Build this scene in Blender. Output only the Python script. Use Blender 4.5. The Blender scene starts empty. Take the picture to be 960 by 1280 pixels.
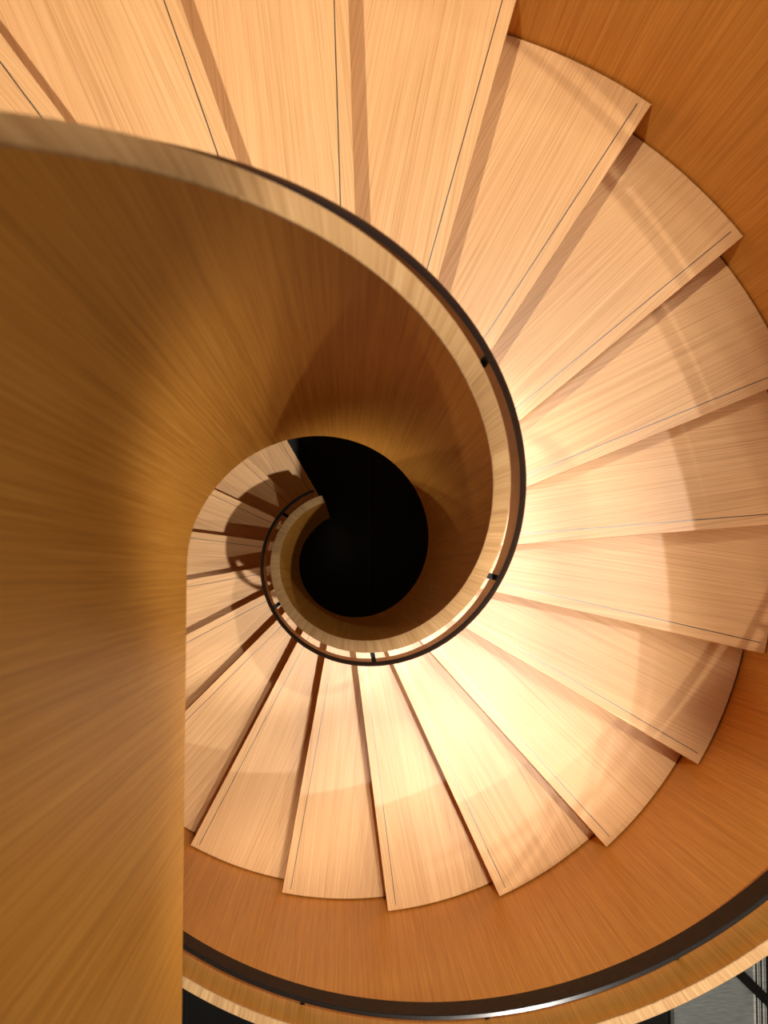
import bpy, math, random
from mathutils import Vector, Matrix

# ------------------------------------------------------------------ measures
H = 0.175                      # one riser; every measure below is in risers
PI = math.pi
TH0, DTH = 2.0961, 0.3048      # direction of the lowest riser, turn per step
R_IN, R_CAP = 1.4374, 1.6215   # inner balustrade, well side / stair side
R_RAIL_A, R_RAIL_B = 1.8002, 1.8701
R_OUT = 7.470                  # outer ends of the treads
R_ORAIL_A, R_ORAIL_B = 7.2004, 7.2804
R_BAL_A, R_BAL_B = 7.4991, 7.6756
H_CAP, H_OCAP = 6.2769, 6.2114
H_RAIL, H_RAIL_LOW = 5.794, 5.107
H_ORAIL, H_ORAIL_LOW = 5.8237, 5.3125
DROP = 2.203                   # balustrade below the nosing line
NOSE = 0.155                   # nosing overhang
N_STEPS = 24                   # steps below the landing
K_TAN = (3*PI - TH0)/DTH       # where the well leaves its circle for the landing
Z_LAND = 24.0
RUN = 16.0                     # straight guard along the landing
FLOOR_Z = -1.0

scene = bpy.context.scene
C = scene.collection

# ------------------------------------------------------------------ materials
def new_mat(name):
    m = bpy.data.materials.new(name); m.use_nodes = True
    nt = m.node_tree
    return m, nt, nt.nodes['Principled BSDF']

def wood(name, dark, mid, light, rough=0.42, fine=1.0, spec=0.35, broad=1.0, rand=0.06):
    """straight grained veneer: the grain runs along V, its stripes follow one another along U (UV in metres)"""
    m, nt, b = new_mat(name)
    N, L = nt.nodes.new, nt.links.new
    uv = N('ShaderNodeUVMap'); uv.uv_map = 'UVMap'
    oi = N('ShaderNodeObjectInfo')
    off = N('ShaderNodeCombineXYZ')
    mul = N('ShaderNodeMath'); mul.operation = 'MULTIPLY'; mul.inputs[1].default_value = 37.0
    L(oi.outputs['Random'], mul.inputs[0]); L(mul.outputs[0], off.inputs[0]); L(mul.outputs[0], off.inputs[1])
    add = N('ShaderNodeVectorMath'); add.operation = 'ADD'
    L(uv.outputs[0], add.inputs[0]); L(off.outputs[0], add.inputs[1])
    def layer(su, sv, detail, rough_=0.55, dist=0.0):
        mp = N('ShaderNodeVectorMath'); mp.operation = 'MULTIPLY'; mp.inputs[1].default_value = (su, sv, 1)
        L(add.outputs[0], mp.inputs[0])
        n = N('ShaderNodeTexNoise'); n.noise_dimensions = '2D'
        n.inputs['Scale'].default_value = 1.0; n.inputs['Detail'].default_value = detail
        n.inputs['Roughness'].default_value = rough_; n.inputs['Distortion'].default_value = dist
        L(mp.outputs[0], n.inputs['Vector'])
        return n.outputs['Fac']
    a = layer(150*fine, 1.1, 4, 0.6)
    c = layer(42*fine, 0.4, 3, 0.5)
    d = layer(9*broad, 0.35, 2, 0.5)
    p = layer(420*fine, 5.0, 2, 0.6)
    def mad(x, k, y=None):
        n = N('ShaderNodeMath'); n.operation = 'MULTIPLY_ADD'
        L(x, n.inputs[0]); n.inputs[1].default_value = k
        if y is None: n.inputs[2].default_value = 0
        else: L(y, n.inputs[2])
        return n.outputs[0]
    s = mad(p, 0.30, mad(d, 0.11, mad(c, 0.17, mad(a, 0.42))))
    ramp = N('ShaderNodeValToRGB')
    e = ramp.color_ramp.elements
    e[0].position = 0.36; e[0].color = (*dark, 1)
    e[1].position = 0.64; e[1].color = (*light, 1)
    x = ramp.color_ramp.elements.new(0.50); x.color = (*mid, 1)
    L(s, ramp.inputs[0])
    hsv = N('ShaderNodeHueSaturation')
    v1 = N('ShaderNodeMath'); v1.operation = 'MULTIPLY_ADD'; v1.inputs[1].default_value = rand; v1.inputs[2].default_value = 1 - rand/2
    L(oi.outputs['Random'], v1.inputs[0]); L(v1.outputs[0], hsv.inputs['Value'])
    L(ramp.outputs[0], hsv.inputs['Color'])
    L(hsv.outputs[0], b.inputs['Base Color'])
    b.inputs['Roughness'].default_value = rough
    b.inputs['Specular IOR Level'].default_value = spec
    bump = N('ShaderNodeBump'); bump.inputs['Strength'].default_value = 0.12; bump.inputs['Distance'].default_value = 0.0006
    L(a, bump.inputs['Height']); L(bump.outputs[0], b.inputs['Normal'])
    return m

OAK = wood('oak_veneer', (0.50, 0.203, 0.028), (0.65, 0.284, 0.044), (0.75, 0.362, 0.070), fine=1.6, spec=0.15)
OAK_TREAD = wood('oak_tread', (0.53, 0.283, 0.105), (0.69, 0.398, 0.165), (0.79, 0.490, 0.225), rough=0.36, spec=0.5, rand=0.05, fine=1.5)
OAK_EDGE = wood('oak_cap', (0.37, 0.200, 0.080), (0.49, 0.288, 0.125), (0.60, 0.380, 0.180), rough=0.4, fine=1.1)

def metal(name, col, rough, metallic=1.0):
    m, nt, b = new_mat(name)
    N, L = nt.nodes.new, nt.links.new
    tc = N('ShaderNodeTexCoord'); n = N('ShaderNodeTexNoise'); n.inputs['Scale'].default_value = 60; n.inputs['Detail'].default_value = 3
    L(tc.outputs['Object'], n.inputs['Vector'])
    r = N('ShaderNodeMapRange'); r.inputs['To Min'].default_value = rough*0.85; r.inputs['To Max'].default_value = rough*1.15
    L(n.outputs['Fac'], r.inputs['Value']); L(r.outputs[0], b.inputs['Roughness'])
    b.inputs['Base Color'].default_value = (*col, 1); b.inputs['Metallic'].default_value = metallic
    return m
BRONZE = metal('dark_bronze', (0.20, 0.115, 0.060), 0.24)
BROWN = metal('brown_lacquer', (0.022, 0.009, 0.004), 0.6, 0.0)
BROWN.node_tree.nodes['Principled BSDF'].inputs['Specular IOR Level'].default_value = 0.12
GLOSS = metal('black_lacquer', (0.012, 0.010, 0.009), 0.24, 0.0)
GLOSS.node_tree.nodes['Principled BSDF'].inputs['Specular IOR Level'].default_value = 1.0
BLACK = metal('black_steel', (0.008, 0.007, 0.006), 0.6, 0.0)
BLACK.node_tree.nodes['Principled BSDF'].inputs['Specular IOR Level'].default_value = 0.12
STRIP = metal('strip_steel', (0.10, 0.095, 0.09), 0.33)

def stone(name, base, seam, seams, rough=0.5):
    """dark slabs with seams running along Y at the X positions given (in metres)"""
    m, nt, b = new_mat(name)
    N, L = nt.nodes.new, nt.links.new
    tc = N('ShaderNodeTexCoord'); sep = N('ShaderNodeSeparateXYZ'); L(tc.outputs['Object'], sep.inputs[0])
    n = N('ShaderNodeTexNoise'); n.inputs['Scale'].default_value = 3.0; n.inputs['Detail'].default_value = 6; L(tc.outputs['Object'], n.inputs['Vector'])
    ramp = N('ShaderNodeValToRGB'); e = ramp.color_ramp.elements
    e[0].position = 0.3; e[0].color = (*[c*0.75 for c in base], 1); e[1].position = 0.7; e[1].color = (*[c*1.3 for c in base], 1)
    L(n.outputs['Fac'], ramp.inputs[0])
    x0, pitch, w = seams
    t = N('ShaderNodeMath'); t.operation = 'SUBTRACT'; t.inputs[1].default_value = x0 - pitch/2; L(sep.outputs[0], t.inputs[0])
    pp = N('ShaderNodeMath'); pp.operation = 'PINGPONG'; pp.inputs[1].default_value = pitch/2; L(t.outputs[0], pp.inputs[0])
    g = N('ShaderNodeMath'); g.operation = 'GREATER_THAN'; g.inputs[1].default_value = pitch/2 - w; L(pp.outputs[0], g.inputs[0])
    mix = N('ShaderNodeMix'); mix.data_type = 'RGBA'; mix.inputs['B'].default_value = (*seam, 1)
    L(ramp.outputs[0], mix.inputs['A']); L(g.outputs[0], mix.inputs['Factor']); L(mix.outputs['Result'], b.inputs['Base Color'])
    b.inputs['Roughness'].default_value = rough; b.inputs['Specular IOR Level'].default_value = 0.2
    return m
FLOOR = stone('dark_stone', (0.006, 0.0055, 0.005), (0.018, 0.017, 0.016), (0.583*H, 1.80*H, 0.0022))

# ------------------------------------------------------------------ mesh helpers
def link(name, me, mats, parent=None):
    o = bpy.data.objects.new(name, me); C.objects.link(o)
    for m in (mats if isinstance(mats, (list, tuple)) else [mats]): me.materials.append(m)
    if parent is not None: o.parent = parent
    return o

def mesh(name, verts, faces, uvs, mats, parent=None, smooth=True, angle=30):
    """verts in risers; uvs: one list of (u, v) per face, in metres"""
    me = bpy.data.meshes.new(name)
    me.from_pydata([(x*H, y*H, z*H) for x, y, z in verts], [], faces)
    uvl = me.uv_layers.new(name='UVMap')
    i = 0
    for f in uvs:
        for u, v in f: uvl.data[i].uv = (u, v); i += 1
    me.validate(); me.update()
    if smooth:
        for p in me.polygons: p.use_smooth = True
        me.set_sharp_from_angle(angle=math.radians(angle))
    return link(name, me, mats, parent)

def tag(o, label, cat, group=None, kind=None):
    if label: o['label'] = label
    if cat: o['category'] = cat
    if group: o['group'] = group
    if kind: o['kind'] = kind
    return o

def empty(name, loc=(0, 0, 0)):
    o = bpy.data.objects.new(name, None); C.objects.link(o); o.location = [c*H for c in loc]
    o.empty_display_size = 0.1
    return o

def stations(k0, k1, straight, per=10):
    """(point function of radius, k, arc per unit radius, straight length) along the helix and on along the landing"""
    out = []
    n = max(2, int(round((min(k1, K_TAN) - k0)*per)))
    for i in range(n + 1):
        k = k0 + (min(k1, K_TAN) - k0)*i/n
        th = TH0 + k*DTH
        out.append((math.cos(th), math.sin(th), 0.0, k, (k - k0)*DTH, 0.0))
    if straight > 0:
        th = TH0 + K_TAN*DTH
        ds = [0.05, 0.1, 0.2, 0.35, 0.6, 1.0] + [1.0 + (straight - 1.0)*j/12 for j in range(1, 13)]
        for d in ds:
            out.append((math.cos(th), math.sin(th), -d, K_TAN, (K_TAN - k0)*DTH, d))
    return out

def sweep(name, st, profile, mat, parent=None, angle=30):
    """profile(k, straight) -> closed list of (radius, z); swept along the stations, ends capped"""
    V, F, U = [], [], []
    P = [profile(s[3], s[5]) for s in st]
    n = len(P[0])
    for s, pr in zip(st, P):
        for r, z in pr: V.append((s[0]*r, s[1]*r + s[2], z))
    rm = sum(r for r, z in P[0])/n
    def vcoord(pr):
        acc = [0.0]
        for j in range(n):
            a, b = pr[j], pr[(j+1) % n]
            acc.append(acc[-1] + math.hypot(a[0]-b[0], a[1]-b[1]))
        return acc
    for i in range(len(st) - 1):
        ua = (st[i][4]*rm + st[i][5])*H; ub = (st[i+1][4]*rm + st[i+1][5])*H
        pa, pb = P[i], P[i+1]; ca, cb = vcoord(pa), vcoord(pb)
        for j in range(n):
            q = (j+1) % n
            F.append((i*n+j, i*n+q, (i+1)*n+q, (i+1)*n+j))
            if abs(pa[j][1]-pa[q][1]) > abs(pa[j][0]-pa[q][0]):   # upright faces: V is the true height
                U.append([(ua, pa[j][1]*H), (ua, pa[q][1]*H), (ub, pb[q][1]*H), (ub, pb[j][1]*H)])
            else:
                U.append([(ua, pa[j][0]*H), (ua, pa[q][0]*H), (ub, pb[q][0]*H), (ub, pb[j][0]*H)])
    for base, pr, rev in ((0, P[0], True), ((len(st)-1)*n, P[-1], False)):
        idx = list(range(n))
        if rev: idx = idx[::-1]
        F.append(tuple(base + j for j in idx)); U.append([(pr[j][0]*H, pr[j][1]*H) for j in idx])
    return mesh(name, V, F, U, mat, parent, angle=angle)

def slab_profile(ra, rb, low, high, c=0.012, lo=1.0, hi=1.0):
    """rectangle with eased arrises, low/high are functions of (k, d)"""
    def f(k, d):
        z0, z1 = low(k, d), high(k, d)
        e = min(c, (z1-z0)*0.3)
        a, b = e*max(lo, 0.02), e*max(hi, 0.02)
        return [(ra+a, z0), (ra, z0+a), (ra, z1-b), (ra+b, z1), (rb-b, z1), (rb, z1-b), (rb, z0+a), (rb-a, z0)]
    return f

def smin(a, b, w=0.12):
    t = max(0.0, min(1.0, 0.5 + 0.5*(b-a)/w))
    return b + (a-b)*t - w*t*(1-t)

def pitch(k, d, lim=None):
    """nosing line height; it runs on a little along the straight, then lies level with the landing"""
    return k + d/(DTH*R_IN)
def band_low(k, d):   return max(FLOOR_Z + 0.004, smin(pitch(k, d) - DROP, 22.16, 0.5))
def band_high(k, d):  return smin(pitch(k, d) + H_CAP, Z_LAND + H_CAP, 0.3)
CAP_T = 0.045

# ------------------------------------------------------------------ the setting
def box_mesh(name, x0, x1, y0, y1, z0, z1, mat, parent=None, grain='y', c=0.0):
    V = [(x0,y0,z0),(x1,y0,z0),(x1,y1,z0),(x0,y1,z0),(x0,y0,z1),(x1,y0,z1),(x1,y1,z1),(x0,y1,z1)]
    F = [(3,2,1,0),(4,5,6,7),(0,1,5,4),(1,2,6,5),(2,3,7,6),(3,0,4,7)]
    U = []
    for f in F:
        row = []
        for i in f:
            x, y, z = V[i]
            row.append(((x+z)*H, y*H) if grain == 'y' else ((y+z)*H, x*H))
        U.append(row)
    return mesh(name, V, F, U, mat, parent, smooth=False)

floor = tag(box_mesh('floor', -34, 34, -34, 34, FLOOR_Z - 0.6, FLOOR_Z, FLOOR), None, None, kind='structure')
landing = tag(box_mesh('floor_landing', -9.6, -R_CAP - 0.004, -RUN, -0.03, Z_LAND - 1.5, Z_LAND, OAK_TREAD), None, None, kind='structure')

# ------------------------------------------------------------------ the stair
stair = tag(empty('spiral_staircase', (0, 0, FLOOR_Z)),
            'pale oak spiral staircase with wedge treads fanning around a dark open well', 'staircase')

def nosing_local(r):   # distance along the nosing line for a radius
    return math.sqrt(r*r - NOSE*NOSE)

RIS_T = 0.11           # riser board
TR_T = 0.20            # tread board
def make_tread():
    """one wedge tread in its own frame: riser plane along +X, nosing in front at Y = -NOSE, origin at the axis, top at Z = 0"""
    ra, rb = R_CAP + 0.004, R_OUT
    back = DTH
    arcN = 10
    outer = []
    a0 = -math.asin(NOSE/rb)
    bk = math.asin((RIS_T)/rb)
    for i in range(arcN + 1):
        a = a0 + (back + bk - a0)*i/arcN
        outer.append((rb*math.cos(a), rb*math.sin(a)))
    inner = []
    a0 = -math.asin(NOSE/ra); bk = math.asin(RIS_T/ra)
    for i in range(7):
        a = a0 + (back + bk - a0)*i/6
        inner.append((ra*math.cos(a), ra*math.sin(a)))
    poly = outer + inner[::-1]
    n = len(poly)
    e = 0.014
    cx = sum(p[0] for p in poly)/n; cy = sum(p[1] for p in poly)/n
    def inset(p, d):
        v = Vector((cx-p[0], cy-p[1])); 
        # inset square to the edges: approximate by moving towards the middle line of the wedge
        l = v.length
        return (p[0] + v.x/l*d, p[1] + v.y/l*d)
    rings = [([inset(p, e) for p in poly], 0.0), (poly, -e), (poly, -TR_T+e), ([inset(p, e) for p in poly], -TR_T)]
    V = [(x, y, z) for ring, z in rings for x, y in ring]
    F, U = [], []
    gm = DTH/2     # grain follows the middle line of the wedge
    cg, sg = math.cos(gm*0.5), math.sin(gm*0.5)
    def uv(x, y, z): return ((-x*sg + y*cg + z)*H, (x*cg + y*sg)*H)
    F.append(tuple(range(n)))
    for q in range(3):
        for j in range(n):
            F.append((q*n+(j+1) % n, q*n+j, (q+1)*n+j, (q+1)*n+(j+1) % n))
    F.append(tuple(range(4*n-1, 3*n-1, -1)))
    U = [[uv(*V[i]) for i in f] for f in F]
    return V, F, U

def make_riser():
    """board under the nosing, front face in the plane Y = 0"""
    ra, rb = R_CAP + 0.006, R_OUT - 0.01
    z0, z1 = -1.0, -TR_T
    V, F, U = [], [], []
    pts = [(math.sqrt(ra*ra-RIS_T**2)+0.01, 0), (math.sqrt(rb*rb-RIS_T**2)-0.01, 0), (math.sqrt(rb*rb-RIS_T**2)-0.01, RIS_T), (math.sqrt(ra*ra-RIS_T**2)+0.01, RIS_T)]
    V = [(x, y, z0) for x, y in pts] + [(x, y, z1) for x, y in pts]
    F = [(3,2,1,0),(4,5,6,7),(0,1,5,4),(1,2,6,5),(2,3,7,6),(3,0,4,7)]
    U = [[((V[i][2]+V[i][1])*H, V[i][0]*H) for i in f] for f in F]
    return V, F, U

def make_strip():
    """thin metal inlay just behind the nosing, proud of the tread by a hair"""
    y0, y1 = -NOSE + 0.165, -NOSE + 0.165 + 0.019
    x0, x1 = R_CAP + 0.06, R_OUT - 0.11
    z0, z1 = -0.04, 0.004
    V = [(x0,y0,z0),(x1,y0,z0),(x1,y1,z0),(x0,y1,z0),(x0,y0+.003,z1),(x1,y0+.003,z1),(x1,y1-.003,z1),(x0,y1-.003,z1)]
    F = [(3,2,1,0),(4,5,6,7),(0,1,5,4),(1,2,6,5),(2,3,7,6),(3,0,4,7)]
    return V, F, [[(V[i][1]*H, V[i][0]*H) for i in f] for f in F]

tr0 = mesh('tread', *make_tread(), OAK_TREAD, stair, smooth=False)
ri0 = mesh('riser', *make_riser(), OAK_TREAD, tr0, smooth=False)
st0 = mesh('nosing_strip', *make_strip(), STRIP, tr0, smooth=False)
st0['label'] = 'thin dark metal line set behind the nosing'
for k in range(N_STEPS):
    if k == 0: t = tr0
    else:
        t = tr0.copy(); C.objects.link(t); t.parent = stair
        for ch in (ri0, st0):
            c = ch.copy(); C.objects.link(c); c.parent = t
    t.location = (0, 0, (k - FLOOR_Z)*H)
    t.rotation_euler = (0, 0, TH0 + k*DTH)
# top riser carrying the landing edge, and the curved underside of the flight
tr = ri0.copy(); tr.name = 'riser'; C.objects.link(tr); tr.parent = stair
tr.location = (0, 0, (24 - FLOOR_Z)*H); tr.rotation_euler = (0, 0, TH0 + 24*DTH)
so = sweep('soffit', stations(1.3, 23.9, 0, 6), lambda k, d: [(R_CAP+.006, k-2.12), (R_CAP+.006, k-2.02), (R_BAL_A-.01, k-2.02), (R_BAL_A-.01, k-2.12)], OAK, stair)
so.location = (0, 0, -FLOOR_Z*H)

# ------------------------------------------------------------------ balustrades
K_END = -0.29
inner = tag(empty('balustrade', (0, 0, FLOOR_Z)),
            'tall curved oak balustrade wrapping the dark central well, pale flat cap on top', 'balustrade')
st = stations(K_END, 99, RUN)
def lower(o): o.location = (0, 0, -FLOOR_Z*H); return o
lower(sweep('panel', st, slab_profile(R_IN, R_CAP, band_low, lambda k, d: band_high(k, d) - CAP_T, hi=0), OAK, inner))
lower(sweep('cap', st, slab_profile(R_IN, R_CAP, lambda k, d: band_high(k, d) - CAP_T, band_high, lo=0), OAK_EDGE, inner))

outer = tag(empty('balustrade', (0, 0, FLOOR_Z)),
            'orange oak balustrade curving around the outer ends of the treads', 'balustrade')
so_ = stations(-0.5, 24.0, 0, 12)
lower(sweep('panel', so_, slab_profile(R_BAL_A, R_BAL_B, lambda k, d: max(FLOOR_Z + .004, k - DROP), lambda k, d: k + H_OCAP - CAP_T, hi=0), OAK, outer))
lower(sweep('cap', so_, slab_profile(R_BAL_A, R_BAL_B, lambda k, d: k + H_OCAP - CAP_T, lambda k, d: k + H_OCAP, lo=0), OAK_EDGE, outer))

# ------------------------------------------------------------------ handrails
def bracket_mesh(r_bal, r_rail, sgn):
    """short flat arm from the balustrade to the rail; local X is the radius"""
    V, F = [], []
    def box(x0, x1, y0, y1, z0, z1):
        b = len(V); V.extend([(x0,y0,z0),(x1,y0,z0),(x1,y1,z0),(x0,y1,z0),(x0,y0,z1),(x1,y0,z1),(x1,y1,z1),(x0,y1,z1)])
        F.extend([tuple(b+i for i in f) for f in ((3,2,1,0),(4,5,6,7),(0,1,5,4),(1,2,6,5),(2,3,7,6),(3,0,4,7))])
    a, b = min(r_bal, r_rail), max(r_bal, r_rail)
    box(a + 0.001, b - 0.001, -0.035, 0.035, -0.04, 0.04)
    return V, F, [[(0, 0)]*4 for _ in F]

def handrail(label, st, ra, rb, low, high, r_bal, ks, sgn, drop, mat):
    root = tag(empty('handrail', (0, 0, FLOOR_Z)), label, 'handrail')
    rail = lower(sweep('rail', st, slab_profile(ra, rb, low, high, 0.012), [GLOSS, mat], root))
    for i in range((len(st)-1)*8):                      # the face towards the well has a finish of its own
        if i % 8 == 1: rail.data.polygons[i].material_index = 1
    b0 = None
    for k in ks:
        if b0 is None:
            b = b0 = mesh('bracket', *bracket_mesh(r_bal, ra if sgn > 0 else rb, sgn), BLACK, root, smooth=False)
        else:
            b = b0.copy(); C.objects.link(b); b.parent = root
        b.location = (0, 0, (high(k, 0) - drop - FLOOR_Z)*H)
        b.rotation_euler = (0, 0, TH0 + k*DTH)
    return root

handrail('thin dark bronze handrail along the stair side of the well balustrade', stations(-0.05, 99, RUN), R_RAIL_A, R_RAIL_B,
         lambda k, d: smin(pitch(k, d), Z_LAND, .3) + H_RAIL_LOW, lambda k, d: smin(pitch(k, d), Z_LAND, .3) + H_RAIL, R_CAP,
         [1.60, 5.48, 9.23, 12.90, 16.7, 20.5], 1, 0.30, BRONZE)
handrail('broad dark bronze handrail fixed to the outer oak balustrade below its cap', stations(0.0, 23.6, 0, 12), R_ORAIL_A, R_ORAIL_B,
         lambda k, d: k + H_ORAIL_LOW, lambda k, d: k + H_ORAIL, R_BAL_A,
         [1.89 + 1.27*i for i in range(17)], -1, 0.50, BROWN)

# ------------------------------------------------------------------ what lies on the lower floor beyond the stair
def rug_material():
    m, nt, b = new_mat('woven_rug')
    N, L = nt.nodes.new, nt.links.new
    uv = N('ShaderNodeUVMap'); uv.uv_map = 'UVMap'; sep = N('ShaderNodeSeparateXYZ'); L(uv.outputs[0], sep.inputs[0])
    ramp = N('ShaderNodeValToRGB'); ramp.color_ramp.interpolation = 'CONSTANT'
    G, Lt, K = (0.27, 0.29, 0.28), (0.66, 0.66, 0.62), (0.012, 0.012, 0.011)
    x0, span = 9.66, 4.4
    stops = [(9.66, K), (9.70, (0.12, 0.12, 0.11)), (9.79, (0.05, .05, .045)), (9.81, G), (12.24, Lt), (12.315, K), (12.37, Lt), (12.40, G), (12.46, Lt), (12.475, K),
             (12.53, Lt), (12.565, G), (12.63, Lt), (12.65, K), (12.74, G), (12.84, K), (12.90, Lt), (12.96, G), (13.9, K)]
    els = ramp.color_ramp.elements
    els[0].position = 0; els[0].color = (*stops[0][1], 1)
    els[1].position = (stops[1][0]-x0)/span; els[1].color = (*stops[1][1], 1)
    for x, c in stops[2:]:
        e = els.new((x-x0)/span); e.color = (*c, 1)
    mp = N('ShaderNodeMapRange'); mp.inputs['From Min'].default_value = (x0-0.95)*H; mp.inputs['From Max'].default_value = (x0-0.95+span)*H
    L(sep.outputs[0], mp.inputs['Value']); L(mp.outputs[0], ramp.inputs[0])
    n = N('ShaderNodeTexNoise'); n.noise_dimensions = '2D'; n.inputs['Scale'].default_value = 1; n.inputs['Detail'].default_value = 4
    sc = N('ShaderNodeVectorMath'); sc.operation = 'MULTIPLY'; sc.inputs[1].default_value = (14, 110, 1); L(uv.outputs[0], sc.inputs[0]); L(sc.outputs[0], n.inputs['Vector'])
    mr = N('ShaderNodeMapRange'); mr.inputs['To Min'].default_value = 0.6; mr.inputs['To Max'].default_value = 1.4; L(n.outputs['Fac'], mr.inputs['Value'])
    mx = N('ShaderNodeVectorMath'); mx.operation = 'SCALE'; L(ramp.outputs[0], mx.inputs[0]); L(mr.outputs[0], mx.inputs['Scale'])
    L(mx.outputs[0], b.inputs['Base Color']); b.inputs['Roughness'].default_value = 0.95
    b.inputs['Specular IOR Level'].default_value = 0.1
    return m
rug = box_mesh('rug', 9.66, 14.06, -20, -8.2, FLOOR_Z, FLOOR_Z + 0.05, rug_material())
tag(rug, 'grey woven rug with black and white edge stripes on the dark floor below', 'rug')

a = Vector((11.862, -12.536)); b_ = Vector((12.714, -13.37)); dr = (b_-a).normalized(); nr = Vector((-dr.y, dr.x))
def bar_piece(name, s0, s1, w, z0, z1, mat, parent):
    q = [a + dr*s0 - nr*w, a + dr*s1 - nr*w, a + dr*s1 + nr*w, a + dr*s0 + nr*w]
    V = [(p.x, p.y, z0) for p in q] + [(p.x, p.y, z1) for p in q]
    F = [(3,2,1,0),(4,5,6,7),(0,1,5,4),(1,2,6,5),(2,3,7,6),(3,0,4,7)]
    o = mesh(name, V, F, [[(0,0)]*4 for _ in F], mat, parent, smooth=False)
    md = o.modifiers.new('edge', 'BEVEL'); md.width = 0.004; md.segments = 2
    return o
bar = bar_piece('steel_bar', -3.2, 5.0, 0.135, FLOOR_Z + 0.05, FLOOR_Z + 0.33, BLACK, None)
tag(bar, 'black steel bar lying diagonally across the grey rug beside the stair', 'bar')

# ------------------------------------------------------------------ light
def spot(name, az, r, z, watts, cone=70, blend=0.4, size=0.03, col=(1.0, 0.93, 0.84), aim=None):
    l = bpy.data.lights.new(name, 'SPOT'); l.energy = watts; l.spot_size = math.radians(cone); l.spot_blend = blend
    l.shadow_soft_size = size; l.color = col
    o = bpy.data.objects.new(name, l); C.objects.link(o)
    p = Vector((r*math.cos(math.radians(az))*H, r*math.sin(math.radians(az))*H, z*H)); o.location = p
    d = Vector((0, 0, -1)) if aim is None else (Vector([c*H for c in aim]) - p)
    o.rotation_euler = d.to_track_quat('-Z', 'Y').to_euler()
    return o
spot('downlight_or_fill', 315, 6.5, 40, 470, cone=25, blend=0.5, aim=(-0.6, -1.2, 4))
spot('downlight_or_fill', 315, 6.5, 40, 650, cone=14, blend=0.5, aim=(-3.2, 0.9, 2))  # extra beam from the same position, added to brighten the lowest treads
spot('downlight_or_fill', 310, 10.0, 40, 280, cone=13, blend=0.9, size=0.10, aim=(2.75, -3.9, 10))
spot('downlight_or_fill', 30, 5.0, 40, 370, cone=20, blend=0.4, aim=(-2.7, -2.2, 4))
spot('downlight_or_fill', 2, 13.0, 42, 230, cone=50, blend=0.4, aim=(4.8, 1.5, 15))
spot('downlight_or_fill', 45, 9.0, 41, 150, cone=32, blend=0.5, size=0.12, aim=(3.2, 4.3, 17))  # soft fill, added to lighten the upper right treads
spot('downlight_or_fill', 278, 15.5, 40, 260, cone=44, blend=0.4, aim=(0.5, -5, 8))
spot('downlight_or_fill', 155.6, 4.83, 40, 400, cone=42, blend=0.5, aim=(-1.5, 7, 19))
spot('downlight_or_fill', 75, 5.0, 40, 640, cone=30, blend=0.5, aim=(2.8, -9.4, 13.5))  # fill, added to brighten the outer balustrade panel
spot('overhead_fill', 20, 7.0, 42, 110, cone=120, blend=0.5, size=0.6)  # wide unseen fill, added to brighten the guard and the treads evenly
spot('side_fill', 355, 30.0, 34, 50, cone=60, blend=0.5, size=0.3, aim=(-1.4, 0, 27))  # unseen fill from the side, added to lift the dark landing guard
spot('lower_lamp_or_fill', -50, 19.5, 20, 90, cone=60, blend=0.5, size=0.05)  # fill above the rug, added to brighten it
spot('lower_lamp_or_fill', 258.1, 13.6, 22.3, 60, cone=150, blend=0.3, size=0.05, aim=(-2.4, -12.5, 0))

w = bpy.data.worlds.new('room_light'); scene.world = w; w.use_nodes = True
w.node_tree.nodes['Background'].inputs[0].default_value = (1.0, 0.64, 0.30, 1)
w.node_tree.nodes['Background'].inputs[1].default_value = 0.085

# ------------------------------------------------------------------ camera
cam = bpy.data.cameras.new('camera'); co = bpy.data.objects.new('camera', cam); C.objects.link(co)
M = ((0.999412533, 0.0, -0.034272275), (0.0020002363, 0.9982954213, 0.0583288164), (0.0342138552, -0.0583631028, 0.9977089557))
# rows: right, image-down, depth, in the frame (x, -y, -z)
right = Vector((M[0][0], -M[0][1], -M[0][2])); down = Vector((M[1][0], -M[1][1], -M[1][2])); fwd = Vector((M[2][0], -M[2][1], -M[2][2]))
R = Matrix((right, -down, -fwd)).transposed().to_4x4()
co.matrix_world = Matrix.Translation(Vector((-0.0543278, -0.4073136, 31.2455))*H) @ R
cam.sensor_fit = 'VERTICAL'; cam.sensor_height = 36.0; cam.sensor_width = 27.0
cam.lens = 1311.264/1280*36.0
cam.clip_start = 0.01; cam.clip_end = 100
cam.dof.use_dof = True; cam.dof.focus_distance = 3.4; cam.dof.aperture_fstop = 7.5
scene.camera = co

scene.view_settings.view_transform = 'Standard'; scene.view_settings.look = 'None'
scene.view_settings.gamma = 1.0; scene.view_settings.exposure = 0.0; scene.view_settings.use_curve_mapping = False
scene.cycles.use_denoising = True
scene.cycles.max_bounces = 10; scene.cycles.diffuse_bounces = 6
